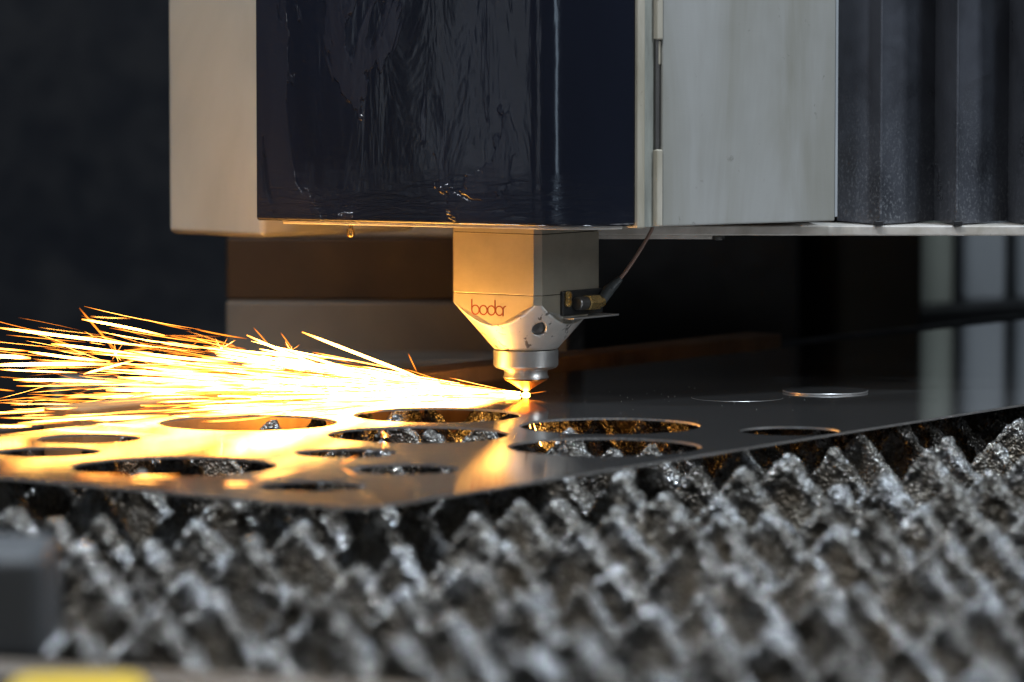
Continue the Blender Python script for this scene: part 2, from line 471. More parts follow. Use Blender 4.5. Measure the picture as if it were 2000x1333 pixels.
def drops(x, y, k=0):
    """spherical beads: 1 at a bead's centre, 0 outside"""
    ix, iy = np.floor(x), np.floor(y); best = np.zeros_like(x)
    for dx in (-1, 0, 1):
        for dy in (-1, 0, 1):
            jx, jy = ix + dx, iy + dy
            cx, cy = jx + hash2(jx, jy, k), jy + hash2(jx, jy, k + 1)
            r_ = 0.35 + 0.55 * hash2(jx, jy, k + 2)
            d2 = ((x - cx) ** 2 + (y - cy) ** 2) / r_ ** 2
            best = np.maximum(best, r_ * np.sqrt(np.clip(1 - d2, 0, 1)))
    return best
TOOTH, PITCH_S = 0.068, 0.074
SLEN = TOOTH * 26
def slat_mesh(seed):
    du = 0.0014; nu = int(SLEN / du); nv = 116
    u = (np.arange(nu) * du)[:, None]; a = np.linspace(-1, 1, nv)[None, :]
    a = np.sign(a) * np.abs(a) ** 1.25
    u = np.broadcast_to(u, (nu, nv)); a = np.broadcast_to(a, (nu, nv))
    side = np.sign(a + 1e-9); v_ = 1 - np.abs(a)             # v=1 at the crest
    ph = u / TOOTH + 0.20 * (fbm(u * 9, u * 0 + seed, seed) - 0.5)
    cell = np.floor(ph); fr = np.abs(ph - cell - 0.5) * 2     # 0 at peak .. 1 in the valley
    wear = hash2(cell, cell * 0, seed + 11)
    top = -0.037 * np.maximum(fr, 0.01 + 0.05 * wear) - 0.011 * wear ** 2
    top = top + 0.0065 * (fbm(u * 80, u * 0 + 3.3, seed + 5, 3) - 0.5)
    bot = -0.085 - 0.012 * np.abs(((u / TOOTH + 0.5) % 1) - 0.5) * 2
    z = bot + (top - bot) * v_
    dtop = (top - z)                                          # distance below the crest
    patchy = np.clip(3.4 * fbm(u * 30 + side * 9, z * 30, seed + 21) - 0.9, 0, 1.6)
    edge = np.exp(-dtop / 0.0085)
    blot = np.clip(fbm(u * 24 + side * 5, z * 20, seed + 31) - 0.46, 0, 1) * 6
    crust = 0.0011 + 0.0038 * edge * patchy + 0.0022 * np.clip(blot, 0, 1)
    prof = np.sqrt(np.clip(1 - (1 - np.clip(dtop / 0.005, 0, 1)) ** 2, 0, 1))
    y = side * crust * prof
    us, zs = u + side * 3.17, z
    bead = drops(us / 0.0056, zs / 0.0056, seed + 41) * 0.0030 + drops(us / 0.0030, zs / 0.0030, seed + 61) * 0.0025
    amt = np.clip(0.24 + 1.3 * edge * (0.3 + patchy) + 0.5 * np.clip(blot, 0, 1), 0, 1.15)
    y = y + side * bead * amt * np.clip(prof + 0.10, 0, 1)
    crust_w = np.clip(amt, 0, 1)
    z = z + np.exp(-dtop / 0.003) * bead * 1.1 - 0.0030
    co = np.stack([u - SLEN / 2, y, np.minimum(z, -SHT - 0.0006)], -1).reshape(-1, 3)
    idx = np.arange(nu * nv).reshape(nu, nv)
    q = np.stack([idx[:-1, :-1], idx[1:, :-1], idx[1:, 1:], idx[:-1, 1:]], -1).reshape(-1, 4)
    me = bpy.data.meshes.new('slat')
    me.vertices.add(len(co)); me.vertices.foreach_set('co', co.astype(np.float32).ravel())
    me.loops.add(q.size); me.loops.foreach_set('vertex_index', q.astype(np.int32).ravel())
    me.polygons.add(len(q)); me.polygons.foreach_set('loop_start', np.arange(0, q.size, 4, dtype=np.int32))
    me.polygons.foreach_set('use_smooth', np.ones(len(q), dtype=bool))
    me.update()
    at_ = me.attributes.new('crust', 'FLOAT', 'POINT'); at_.data.foreach_set('value', crust_w.astype(np.float32).ravel())
    me.materials.append(M['slag'])
    return me
slat_meshes = [slat_mesh(s) for s in (3, 17, 29, 43)]
bed = empty('cutting_bed', (C0.x, C0.y, -0.11), 0)
tag(bed, 'bed of toothed support slats thickly crusted with grey slag, under the steel sheet', 'slat bed')
slat_ang = math.atan2(-LD.y, -LD.x)
for k, i in enumerate(range(-6, 17)):
    o = bpy.data.objects.new('slat', slat_meshes[(k * 3 + k // 4) % 4]); COL.objects.link(o)
    o.parent = bed
    sR = i * PITCH_S + 0.03
    tc0 = (cornL - C0).dot(LD) + 0.045 - SLEN / 2 - ((k * (TOOTH / 2 - 0.586 / 0.81 * PITCH_S) + 0.006 * math.sin(k * 2.3)) % TOOTH)   # teeth of neighbouring slats stand half a tooth apart as seen along the bed
    mid = C0 + RD * sR + LD * tc0
    o.location = (mid.x - C0.x, mid.y - C0.y, 0.11)
    o.rotation_euler = (0, 0, slat_ang + (math.pi if k % 2 else 0))

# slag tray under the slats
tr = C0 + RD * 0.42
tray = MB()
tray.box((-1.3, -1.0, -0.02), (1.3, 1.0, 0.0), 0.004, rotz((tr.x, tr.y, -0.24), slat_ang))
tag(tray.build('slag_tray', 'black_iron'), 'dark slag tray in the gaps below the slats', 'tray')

# ------------------------------------------------------------------ cutting head
NZ = at_z(1027, 772)                                         # point on the sheet under the nozzle
HROT = -math.atan2(0.586, 0.810)
head = empty('laser_head', (NZ.x, NZ.y, 0.0), HROT)
tag(head, 'boxy metal laser cutting head tapering to a copper nozzle, lit orange on one face', 'cutting head')
HA, CH = 0.0762 / 2, 0.0042
def sq_r(th):
    c, s = abs(math.cos(th)), abs(math.sin(th))
    return min(HA / max(c, s), (2 * HA - CH) / (c + s))
def ring_angles():
    th = [2 * math.pi * k / 160 for k in range(160)]
    a = math.atan2(HA - CH, HA)
    for q in range(4):
        th += [q * math.pi / 2 + a, q * math.pi / 2 - a]
    return sorted(set(round(t % (2 * math.pi), 6) for t in th))
THS = ring_angles()
def loft(rings, caps=True):
    mb = MB(); n = len(THS)
    for rg in rings: mb.v += rg
    for i in range(len(rings) - 1):
        for k in range(n):
            k2 = (k + 1) % n
            mb.f.append((i * n + k, i * n + k2, (i + 1) * n + k2, (i + 1) * n + k))
    if caps:
        mb.f.append(tuple(reversed(range(n)))); mb.f.append(tuple((len(rings) - 1) * n + k for k in range(n)))
    return mb
def sq_ring(z, inset=0.0):
    return [((sq_r(t) - inset) * math.cos(t), (sq_r(t) - inset) * math.sin(t), z) for t in THS]
ZC, RC, SL = 0.0327, 0.0222, 1.14
def cone_z(r_): return ZC + SL * (r_ - RC)
loft([sq_ring(0.1147), sq_ring(0.128)]).build('top_plate', 'head_steel', head, 30, True)
loft([sq_ring(0.0725, 0.0003), sq_ring(0.0728), sq_ring(0.1139), sq_ring(0.1142, 0.0003)]).build('upper_block', 'head_steel', head, 30, True)
loft([sq_ring(0.0718, 0.0009), sq_ring(0.1152, 0.0009)]).build('gasket', 'seam', head, 30, True)
# lower block: square prism meeting the cone, so the joint dips on the flats and rises at the corners
rings = [[(sq_r(t) * math.cos(t), sq_r(t) * math.sin(t), cone_z(sq_r(t)) + 0.0001) for t in THS],
         sq_ring(0.0717), sq_ring(0.0720, 0.0003)]
lower = loft(rings).build('lower_block', 'head_steel', head, 30, True)
crings = []
for j in range(13):
    f = j / 12
    crings.append([((RC + (sq_r(t) - RC) * f) * math.cos(t), (RC + (sq_r(t) - RC) * f) * math.sin(t), cone_z(RC + (sq_r(t) - RC) * f)) for t in THS])
cone = loft(crings).build('cone', 'cone_steel', head, 60, True)
# drilled hole in the cone near its front corner
cut = MB().lathe([(0.0052, -0.006), (0.0052, 0.02)], 40).build('cutter', 'seam', None, 30)
hth = -0.689
hr = 0.0362
hp = Vector((hr * math.cos(hth), hr * math.sin(hth), cone_z(hr)))
hn = Vector((math.cos(hth), math.sin(hth), -0.12)).normalized()
cut.matrix_world = Matrix.Translation(hp) @ hn.to_track_quat('Z', 'Y').to_matrix().to_4x4()
cmat = cut.matrix_world.copy()
head_m = Matrix.Translation(head.location) @ Matrix.Rotation(HROT, 4, 'Z')
cut.matrix_world = head_m @ cmat
md = cone.modifiers.new('b', 'BOOLEAN'); md.object = cut; md.operation = 'DIFFERENCE'; md.solver = 'EXACT'
bpy.context.view_layer.update()
dg = bpy.context.evaluated_depsgraph_get()
me2 = bpy.data.meshes.new_from_object(cone.evaluated_get(dg))
cone.modifiers.clear(); cone.data = me2
me2.set_sharp_from_angle(angle=R(40))
bpy.data.objects.remove(cut)
pin = MB().lathe([(0.0049, -0.0055), (0.0049, -0.0042), (0.0040, -0.0032), (0.0, -0.0030)], 40)
pin.v = [tuple(cmat @ Vector(q)) for q in pin.v]; pin.build('bore_pin', 'dark_steel', cone, 40, True)
MB().lathe([(0.0208, 0.0315), (0.0208, 0.0330)], 64).build('seal', 'seam', head, 30, True)
MB().lathe([(0.0190, 0.0186), (0.0212, 0.0194), (0.0222, 0.0206), (0.0226, 0.0213), (0.0226, 0.0314), (0.0222, 0.0319)], 80).build('collar', 'collar_steel', head, 35, True)
MB().lathe([(0.0136, 0.0117), (0.0158, 0.0121), (0.0160, 0.0129), (0.0151, 0.0142), (0.0150, 0.0168), (0.0158, 0.0178), (0.0158, 0.0190)], 80).build('nozzle_ring', 'collar_steel', head, 35, True)
noz = MB().lathe([(0.0011, 0.0024), (0.0019, 0.0029), (0.0122, 0.0094), (0.0148, 0.0107), (0.0150, 0.0113), (0.0140, 0.0116)], 80).build('nozzle', 'copper', head, 35, True)

# lettering on the left face: thin raised ink of rings and strokes
def lettering():
    mb = MB(); s = 0.0000655                                  # metres per drawing unit (crop pixels)
    y0 = -HA - 0.00025
    def P(x, z, dy): return (x * s, y0 + dy, z * s)
    def ringp(cx, cz, r0, r1, n=36, a0=0, a1=2 * math.pi):
        o = len(mb.v); m_ = n + 1
        for k in range(m_):
            a = a0 + (a1 - a0) * k / n
            for r_, dy in ((r0, 0), (r1, 0), (r1, 0.0002), (r0, 0.0002)):
                mb.v.append(P(cx + r_ * math.cos(a), cz + r_ * math.sin(a), dy))
        for k in range(n):
            for e in range(4):
                e2 = (e + 1) % 4
                mb.f.append((o + 4 * k + e, o + 4 * k + e2, o + 4 * (k + 1) + e2, o + 4 * (k + 1) + e))
    def bar(x0, z0, x1, z1, dy=0.00003):
        o = len(mb.v)
        for d_ in (dy * -1, 0.0002):
            mb.v += [P(x0, z0, d_), P(x1, z0, d_), P(x1, z1, d_), P(x0, z1, d_)]
        for f in ((0, 1, 2, 3), (4, 7, 6, 5), (0, 4, 5, 1), (1, 5, 6, 2), (2, 6, 7, 3), (3, 7, 4, 0)):
            mb.f.append(tuple(o + q for q in f))
    w = 14
    for cx in (0, 104, 208, 312): ringp(cx, 0, 55 - w, 55)
    bar(-55, 0, -55 + w, 112); bar(263 - w, 0, 263, 112)       # b and d stems
    bar(367 - w, -55, 367, 10)                                # r stem
    ringp(400, 10, 33, 33 + w, 12, math.pi, math.pi * 0.5)
    return mb
lg = lettering().build('lettering', 'logo_ink', lower, None, True)
lg.location = (-0.0155, 0, 0.0610)
lower_lbl = lg; lg['label'] = 'reddish brown lowercase word on the lit face'

# sensor connector on the right face
rb = MB().box((HA - 0.006, -0.0125, 0.0572), (HA + 0.0022, 0.0365, 0.0745), 0.0012).build('connector_block', 'rubber', head, 30, True)
mb = MB().box((HA - 0.008, -0.0085, 0.0548), (HA + 0.0085, 0.0470, 0.0561), 0.0004)
mb.build('bracket_plate', 'collar_steel', head, 30, True)
for (yy, zz) in ((-0.0075, 0.0665), (-0.0072, 0.0712)):
    sc_ = MB().lathe([(0.0030, 0.0), (0.0032, 0.0008), (0.0030, 0.0021), (0.0018, 0.0023), (0.0016, 0.0012), (0.0, 0.0012)], 24)
    sc_.v = [(HA + 0.0022 + q[2], yy + q[0], zz + q[1]) for q in sc_.v]
    sc_.build('screw', 'brass', rb, 30, True)
def along_y(prof, x, z, n=24):
    mb = MB().lathe(prof, n); mb.v = [(x + q[0], q[2], z + q[1]) for q in mb.v]; return mb
cx_, cz_ = HA + 0.0058, 0.0655
along_y([(0.0040, -0.001), (0.0046, 0.0), (0.0046, 0.009), (0.0040, 0.010)], cx_, cz_).build('connector_sleeve', 'dark_steel', rb, 30, True)
along_y([(0.0048, 0.0103), (0.0056, 0.0112), (0.0056, 0.0235), (0.0048, 0.0245)], cx_, cz_, 6).build('hex_nut', 'brass', rb, 20, True)
along_y([(0.0038, 0.0245), (0.0038, 0.0290)], cx_, cz_).build('thread', 'brass', rb, 30, True)
inv = head_m.inverted()
end0 = Vector((cx_, 0.028, cz_))
b1, b2, b3 = (inv @ at_y(x, y, Y) for x, y, Y in ((1188, 568, 2.952), (1200, 556, 2.952), (1212, 544, 2.952)))
MB().tube([end0, b1, b2, b3], [0.0036, 0.0042, 0.0034, 0.0021], 14).build('cable_boot', 'grey_boot', head, 50, True)
pts = [(1209, 547), (1222, 531), (1238, 508), (1252, 486), (1264, 466), (1273, 449), (1279, 430), (1283, 400)]
MB().tube([inv @ at_y(x, y, 2.952) for x, y in pts], 0.0013, 10).build('cable', 'cable', head, 60, True)

# ------------------------------------------------------------------ carriage housing
TOP = 0.46
ZB = 0.1215
hs = empty('carriage_housing', (0.02, 2.95, ZB))
tag(hs, 'cutting head carriage in dark wrinkled film with pale painted side panels', 'machine housing')
pA = xz(503, 2.953, ZB); pB = xz(1035, 2.861, ZB); pC = xz(1122, 2.842, ZB); pD = xz(1241, 2.866, ZB); pE = xz(1628, 2.962, ZB)
path = [tuple((pA + RD * d + LD * 0.003))[:2] for d in (0.06, 0.03, 0.006)] + [tuple(pA + RD * 0.0008 + LD * 0.0012)[:2], tuple(pA)[:2]]
for k in range(1, 25): path.append(tuple(pA.lerp(pB, k / 24))[:2])
for k in range(1, 25):
    t = k / 24; q = pB * (1 - t) ** 2 + pC * 2 * t * (1 - t) + pD * t * t; path.append(tuple(q)[:2])
prof = [(0, TOP), (0, ZB + 0.0050), (0, ZB + 0.0022)] + [(-0.0022 + 0.0022 * math.cos(a), ZB + 0.0022 - 0.0022 * math.sin(a)) for a in (0.4, 0.8, 1.2, 1.57)] + [(-0.0042, ZB), (-0.0042, TOP)]
cover = MB().sweep(path, prof).build('film_cover', 'film', hs, 40)
prof2 = [(-0.0046, ZB + 0.03), (-0.0046, ZB - 0.0012), (-0.0054, ZB - 0.0022), (-0.012, ZB - 0.0022), (-0.012, ZB + 0.03)]
MB().sweep(path[6:-2], prof2).build('bottom_lip', 'rail_paint', hs, 40)
# floor plate of the housing, the head passes through behind it
fp = MB()
o_ = [xz(540, 2.975, ZB), xz(1030, 2.885, ZB), xz(1125, 2.870, ZB), xz(1235, 2.890, ZB), xz(1600, 2.985, ZB), xz(1500, 3.2, ZB), xz(560, 3.2, ZB)]
n_ = len(o_)
fp.v = [(q.x, q.y, ZB + 0.004) for q in o_] + [(q.x, q.y, ZB + 0.008) for q in o_]
fp.f = [tuple(range(n_)), tuple(range(2 * n_ - 1, n_ - 1, -1))] + [(k, (k + 1) % n_, n_ + (k + 1) % n_, n_ + k) for k in range(n_)]
fp.build('floor_plate', 'brown_frame', hs)
bq = at_y(685, 455, 2.96)
MB().lathe([(0.0022, -0.0028), (0.0028, -0.0018), (0.0028, 0.0028), (0.0014, 0.0032), (0.0014, 0.0065)], 20, bq.x, bq.y).build('bolt', 'brass', hs, 40).location = (0, 0, bq.z)
# cream end panel
cA, cB = xz(329, 3.235, 0), xz(514, 3.16, 0)
d_ = (cB - cA); ang = math.atan2(d_.y, d_.x)
mb = MB().box((0, 0, zat(461, 3.2)), (d_.length, 0.16, TOP), 0.005, rotz(tuple(cA), ang))
mb.build('end_panel', 'cream_paint', hs, 40)
# trim strip and pale side panel
side_dir = (pE - pD).normalized(); side_n = Vector((side_dir.y, -side_dir.x, 0)); sang = math.atan2(side_dir.y, side_dir.x)
def along(px):
    lo_, hi_ = -0.1, 0.6
    for _ in range(40):
        t = (lo_ + hi_) / 2; q = pD + side_dir * t
        if 1000 + FPX * q.x / (q.y * CP + (CAMH - ZB) * SP) < px: lo_ = t
        else: hi_ = t
    return t
T = lambda px: along(px)
def sidebox(name, p0, p1, out, inn, z0, z1, mat, bev, par=hs):
    mb = MB().box((T(p0), -out, z0), (T(p1), inn, z1), bev, rotz((pD.x, pD.y, 0), sang))
    return mb.build(name, mat, par, 40)
tc_ = sidebox('trim_channel', 1246, 1287, -0.0015, 0.012, ZB - 0.0012, TOP, 'trim_channel', 0.0005)
sidebox('trim_edge', 1240, 1255.5, 0.0028, 0.010, ZB - 0.0016, TOP, 'trim_paint', 0.0012, tc_)
for (y0, y1) in ((440, 292), (128, 80), (78, -200)):
    w1 = 1290 if y1 != 80 else 1289
    sidebox('hinge_bead', 1278 if y1 != 80 else 1283.5, w1, 0.0030 if y1 != 80 else 0.001, 0.010, zat(y0, 2.88) + (0.0 if y0 != 440 else -0.0006), zat(y1, 2.88), 'trim_paint', 0.0012, tc_)
sidebox('hinge_pin', 1279.0, 1287.5, 0.0006, 0.0035, zat(300, 2.88), zat(70, 2.88), 'dark_steel', 0.0006, tc_)
sidebox('side_panel', 1290.5, 1628, 0.0018, 0.004, ZB - 0.0008, TOP, 'grey_paint', 0.0012)
sidebox('panel_edge', 1628.5, 1634, 0.0012, 0.018, ZB + 0.002, TOP, 'door_paint', 0.0006)

# ------------------------------------------------------------------ bellows of the gantry
bl = empty('bellows_cover', (0.3, 3.0, 0.117))
tag(bl, 'dark pleated bellows guarding the gantry above a pale rail', 'bellows')
YR, YV = 2.970, 3.022
zz0 = [(1636, YV), (1721, YR), (1826, YV), (1870, YR), (1970, YV), (2012, YR), (2115, YV), (2158, YR), (2262, YV), (2305, YR), (2410, YV)]
def cloth(p0, p1, seed, name):
    n, mz = 14, 60
    mb = MB(); a, b_ = xz(p0[0], p0[1], 0.2), xz(p1[0], p1[1], 0.2)
    t = (b_ - a); nr = Vector((t.y, -t.x, 0)).normalized()
    z0 = 0.1182
    for side in (0, 1):
        for j in range(mz + 1):
            z = z0 + (TOP - z0) * j / mz
            for i in range(n + 1):
                f = i / n
                dd_ = (noise.noise(Vector((f * 1.6 + seed * 7, z * 16, seed))) * 0.0018 + noise.noise(Vector((f * 3 + seed, z * 50, seed + 4))) * 0.0006) * math.sin(math.pi * f)
                q = a + t * f + nr * (dd_ + 0.0005 * math.sin(math.pi * f) - side * 0.0012)
                mb.v.append((q.x, q.y, z))
    st = (n + 1) * (mz + 1)
    for j in range(mz):
        for i in range(n):
            q = j * (n + 1) + i
            mb.f.append((q, q + 1, q + n + 2, q + n + 1)); mb.f.append((st + q, st + q + n + 1, st + q + n + 2, st + q + 1))
    for i in range(n): mb.f.append((i, st + i, st + i + 1, i + 1))
    return mb.build(name, 'bellows', bl, 50)
for i in range(len(zz0) - 1): cloth(zz0[i], zz0[i + 1], i + 1, 'pleat')
for px, Y in zz0[1::2]:
    q = xz(px, Y - 0.0012, 0.2)
    MB().tube([(q.x, q.y, 0.1182), (q.x, q.y, TOP)], 0.0011, 8).build('fold_seam', 'bellows', bl, 60)
for px in (1716, 1870, 2012):
    q = xz(px, 2.968, 0.119)
    MB().box((q.x - 0.0032, q.y - 0.004, 0.1172), (q.x + 0.0032, q.y + 0.006, 0.1205), 0.0006).build('rail_clip', 'black_iron', bl, 30)
r0, r1 = xz(1150, 2.975, 0), xz(2500, 2.962, 0)
rd = r1 - r0; ra = math.atan2(rd.y, rd.x)
rail = MB().box((0, 0, 0.1100), (rd.length, 0.05, 0.1170), 0.0012, rotz(tuple(r0), ra)).build('rail', 'rail_paint', bl, 40)
MB().box((0, 0.012, 0.1068), ((1395 - 1150) * 0.000358, 0.045, 0.1098), 0.0008, rotz(tuple(r0), ra)).build('rail_shim', 'rail_paint', rail, 40)
q = xz(1402, 2.985, 0)
MB().lathe([(0.0040, 0.1062), (0.0046, 0.1070), (0.0046, 0.1085), (0.003, 0.1098)], 6, q.x, q.y).build('bolt', 'dark_steel', rail, 30)

# ------------------------------------------------------------------ frames behind the sheet
z1, z2 = zat(466, 3.6), zat(700, 3.6)
a_, b_ = xz(441, 3.62, 0), xz(1110, 3.60, 0)
dd_ = b_ - a_; an = math.atan2(dd_.y, dd_.x)
rear = empty('rear_beam', (0, 3.7, FLOOR))
tag(rear, 'broad beige rear beam of the machine standing behind the cutting head', 'machine beam')
MB().box((0, 0, zat(692, 3.62)), (dd_.length, 0.25, zat(588, 3.62)), 0.003, rotz(tuple(a_), an)).build('lower_face', 'taupe_frame', rear, 40)
MB().box((0, 0.002, zat(587, 3.62)), (dd_.length, 0.25, 0.078), 0.003, rotz(tuple(a_), an)).build('upper_face', 'umber_shade', rear, 40)  # band carries the shade under the gantry in its colour
MB().box((0, 0.001, 0.0785), (dd_.length, 0.25, 0.40), 0.003, rotz(tuple(a_), an)).build('crown_face', 'rail_paint', rear, 40)  # out of view, painted lighter to strengthen the sheet's tan reflection
MB().box((-0.01, -0.09, zat(745, 3.55)), (dd_.length, 0.25, zat(697, 3.55)), 0.005, rotz(tuple(a_), an)).build('ledge', 'beige_frame', rear, 40)
MB().box((0.02, 0.02, FLOOR), (dd_.length - 0.02, 0.24, zat(748, 3.55)), 0.004, rotz(tuple(a_), an)).build('base', 'brown_frame', rear, 40)

# side frame running behind the sheet's far edge
bD = (bB - bA).normalized(); bN = Vector((-bD.y, bD.x, 0))
sf0 = at_z(240, 823) + bN * 0.035
mb = MB().box((0, 0, -0.10), (0.86, 0.035, 0.0060), 0.002, rotz((sf0.x, sf0.y, 0), math.atan2(bD.y, bD.x)))
tag(mb.build('side_frame', 'rust_wall', None, 40), 'rust brown frame rail along the far edge of the sheet', 'frame rail')

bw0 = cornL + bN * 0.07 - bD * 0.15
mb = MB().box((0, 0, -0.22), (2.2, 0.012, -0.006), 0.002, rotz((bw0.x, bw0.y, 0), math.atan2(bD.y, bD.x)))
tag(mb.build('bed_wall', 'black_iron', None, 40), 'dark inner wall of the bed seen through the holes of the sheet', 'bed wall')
# unseen gantry beam, made extra tall to keep lamps off the frames behind
gb = MB().box((xz(700, 3.06, 0).x, 3.07, 0.124), (1.6, 3.36, 1.60), 0.006)
tag(gb.build('gantry_shade_beam', 'black_iron', None, 40), 'unseen gantry beam stretched tall behind the bellows to shade the background', 'machine beam')
q0, q1 = xz(1090, 4.3, 0), xz(1562, 4.3, 0)  # black sheet added so the void behind the head stays dark
tag(MB().box((q0.x, 4.3, FLOOR), (q1.x, 4.36, 0.6), 0.004).build('void_sheet', 'black_iron', None, 40),
    'black sheet added for the dark void behind the cutting head', 'panel')
# dark panel, posts and door behind on the right
q0, q1 = xz(1540, 4.4, 0), xz(1800, 4.4, 0)
tag(MB().box((q0.x, 4.4, FLOOR), (q1.x, 4.46, 0.6), 0.004).build('dark_panel', 'dark_panel', None, 40),
    'dark brown upright panel next to the pale post', 'panel')
q0, q1 = xz(1797, 4.9, 0), xz(1866, 4.9, 0)
tag(MB().lathe([((q1.x - q0.x) / 2, zat(598, 4.9)), ((q1.x - q0.x) / 2, 0.7)], 48, (q0.x + q1.x) / 2, 4.93).build('round_post', 'post_paint', None, 40),
    'pale greenish round post standing behind the sheet', 'post')
dr = empty('machine_door', (xz(1900, 5, 0).x, 5.0, FLOOR))
tag(dr, 'blurred grey machine door with dark edge strips behind the pale post', 'machine door')
q0, q1 = xz(1880, 5.0, 0), xz(1966, 5.0, 0)
MB().box((q0.x, 5.0, zat(596, 5.0)), (q1.x, 5.05, 0.7), 0.012).build('door_leaf', 'door_paint', dr, 40)
MB().box((xz(1750, 5.08, 0).x, 5.08, FLOOR), (xz(2300, 5.08, 0).x, 5.12, 0.7), 0.004).build('door_frame', 'black_iron', dr, 40)
MB().box((xz(1984, 5.0, 0).x, 5.0, zat(594, 5.0)), (xz(2120, 5.0, 0).x, 5.05, 0.7), 0.012).build('door_leaf', 'door_paint', dr, 40)
a_, b_ = xz(1745, 4.62, 0), xz(2300, 4.95, 0)
dd_ = b_ - a_
mb = MB().box((0, 0, FLOOR), (dd_.length, 0.10, zat(612, 4.62)), 0.006, rotz(tuple(a_), math.atan2(dd_.y, dd_.x)))
tag(mb.build('base_beam', 'black_iron', None, 40), 'black base beam running below the grey machine door', 'beam')

# pale handle-like bracket behind the sheet on the spark side
pb = at_y(178, 772, 3.75)
br = empty('pale_bracket', (pb.x, pb.y, pb.z - 0.03))
tag(br, 'pale rounded bracket blurred behind the sheet under the sparks', 'bracket')
MB().tube([pb + Vector((-0.028, 0, -0.006)), pb + Vector((-0.030, 0, 0.004)), pb + Vector((-0.022, 0, 0.011)), pb + Vector((0.06, 0, 0.006)), pb + Vector((0.12, 0, 0.0))], [0.006, 0.008, 0.008, 0.006, 0.005], 14).build('arm', 'cream_paint', br, 60)
MB().box((pb.x - 0.02, 3.76, FLOOR), (pb.x + 0.10, 3.9, pb.z - 0.008), 0.006).build('support', 'grey_block', br, 40)

# ------------------------------------------------------------------ foreground pieces at the bed's near edge
g0 = at_z(-90, 1085, -0.0)
q0, q1 = at_y(-160, 1085, 1.72), at_y(82, 1300, 1.72)
tag(MB().box((q0.x, 1.72, q1.z), (q1.x, 1.80, q0.z), 0.006).build('grey_block', 'grey_block', None, 40),
    'blurred dark grey metal block at the near edge of the slat bed', 'metal block')
a_, b_ = at_y(150, 1322, 1.66), at_y(1150, 1385, 1.58)
dd_ = b_ - a_; dd_.z = 0
mb = MB().box((-0.1, 0, -0.20), (dd_.length, 0.03, a_.z), 0.003, rotz((a_.x, a_.y, 0), math.atan2(dd_.y, dd_.x)))
tag(mb.build('front_rail', 'brown_frame', None, 40), 'blurred brown rail along the near end of the slat bed', 'rail')
a_, b_ = at_y(20, 1330, 1.60), at_y(300, 1333, 1.60)
mb = MB().box((a_.x, 1.52, -0.2), (b_.x, 1.60, at_y(100, 1310, 1.6).z), 0.008)
tag(mb.build('yellow_guard', 'yellow_paint', None, 40), 'blurred bright yellow guard at the corner of the bed', 'guard')

# ------------------------------------------------------------------ sparks
ORG = Vector((NZ.x - 0.004, NZ.y, 0.0014))
def streak(mb, a, b_, r_, heat=1.0, n=5, seg=6):
    pts, rad = [], []
    L_ = (b_ - a).length
    bend = Vector((0, random.uniform(-1, 1), random.uniform(-1.2, 0.8))) * L_ * 0.018
    for k in range(seg + 1):
        t = k / seg
        q = a.lerp(b_, t) + bend * 4 * t * (1 - t)
        q.z = max(q.z, r_ * 0.6) if min(a.z, b_.z) > 0 else q.z
        pts.append(q); w = min(1, 5 * t + 0.12, 2.6 * (1 - t) + 0.18)
        rad.append(r_ * (0.30 + 0.70 * w)); mb.h += [heat * (0.42 + 0.58 * w)] * n
    return mb.tube(pts, rad, n)
def spark_dir(az, el):
    return Vector((-math.cos(az) * math.cos(el), -math.sin(az) * math.cos(el), math.sin(el)))
# the dense fan that nobody could count
fan = MB()
for i in range(760):
    u = random.random()
    az = random.gauss(0.20, 0.13); el = max(random.gauss(0.062, 0.052), random.uniform(0, 0.012))
    d0 = random.random() ** 1.15 * 0.23; ln = random.uniform(0.02, 0.085)
    if i < 190: d0, ln, az, el = random.uniform(0, 0.04), random.uniform(0.05, 0.14), 0.16 + (az - 0.2) * 0.7, el * 0.8
    d = spark_dir(az, el)
    a = ORG + d * d0; b_ = ORG + d * (d0 + ln)
    r_ = random.uniform(0.00018, 0.00062) if u < 0.7 else random.uniform(0.00012, 0.0003)
    heat = random.uniform(0.85, 1.15) if u < 0.55 else random.uniform(0.3, 0.8)
    if u < 0.45 and 0.05 < d0 + ln / 2 < 0.19: heat = random.uniform(1.4, 1.95)
    streak(fan, b_, a, r_, heat)
for i in range(75):                                           # sparks skimming the sheet towards its front edge
    az = random.gauss(0.48, 0.17); d0 = 0.08 + random.random() * 0.30; ln = random.uniform(0.02, 0.10)
    d = spark_dir(az, random.uniform(0.0, 0.018)); a = ORG + d * d0; b_ = ORG + d * (d0 + ln)
    streak(fan, b_, a, random.uniform(0.0001, 0.0004), random.uniform(0.5, 1.05))
for i in range(330):                                          # hair-fine stragglers round the fan
    az = random.gauss(0.20, 0.24); el = max(random.gauss(0.060, 0.062), random.uniform(0, 0.02))
    d0 = 0.03 + random.random() * 0.30; ln = random.uniform(0.008, 0.06)
    el = min(el, 0.15); d = spark_dir(az, el); d2 = spark_dir(az + random.gauss(0, 0.1), el + random.gauss(0, 0.12))
    a = ORG + d * d0; b_ = a + d2 * ln
    if b_.z < 0.001: b_.z = 0.001
    streak(fan, b_, a, random.uniform(0.00007, 0.00020), random.uniform(0.35, 0.9))
for i in range(110):                                          # sparks driven down through the kerf, below the sheet
    a_ = random.uniform(0, 2 * math.pi); rr = abs(random.gauss(0, 0.6))
    d = Vector((math.cos(a_) * rr - 0.25, math.sin(a_) * rr, -1)).normalized()
    o0 = Vector((NZ.x, NZ.y, -0.004)); d0 = random.uniform(0, 0.10)
    streak(fan, o0 + d * d0, o0 + d * (d0 + random.uniform(0.015, 0.05)), random.uniform(0.0002, 0.0005), random.uniform(0.7, 1.9))
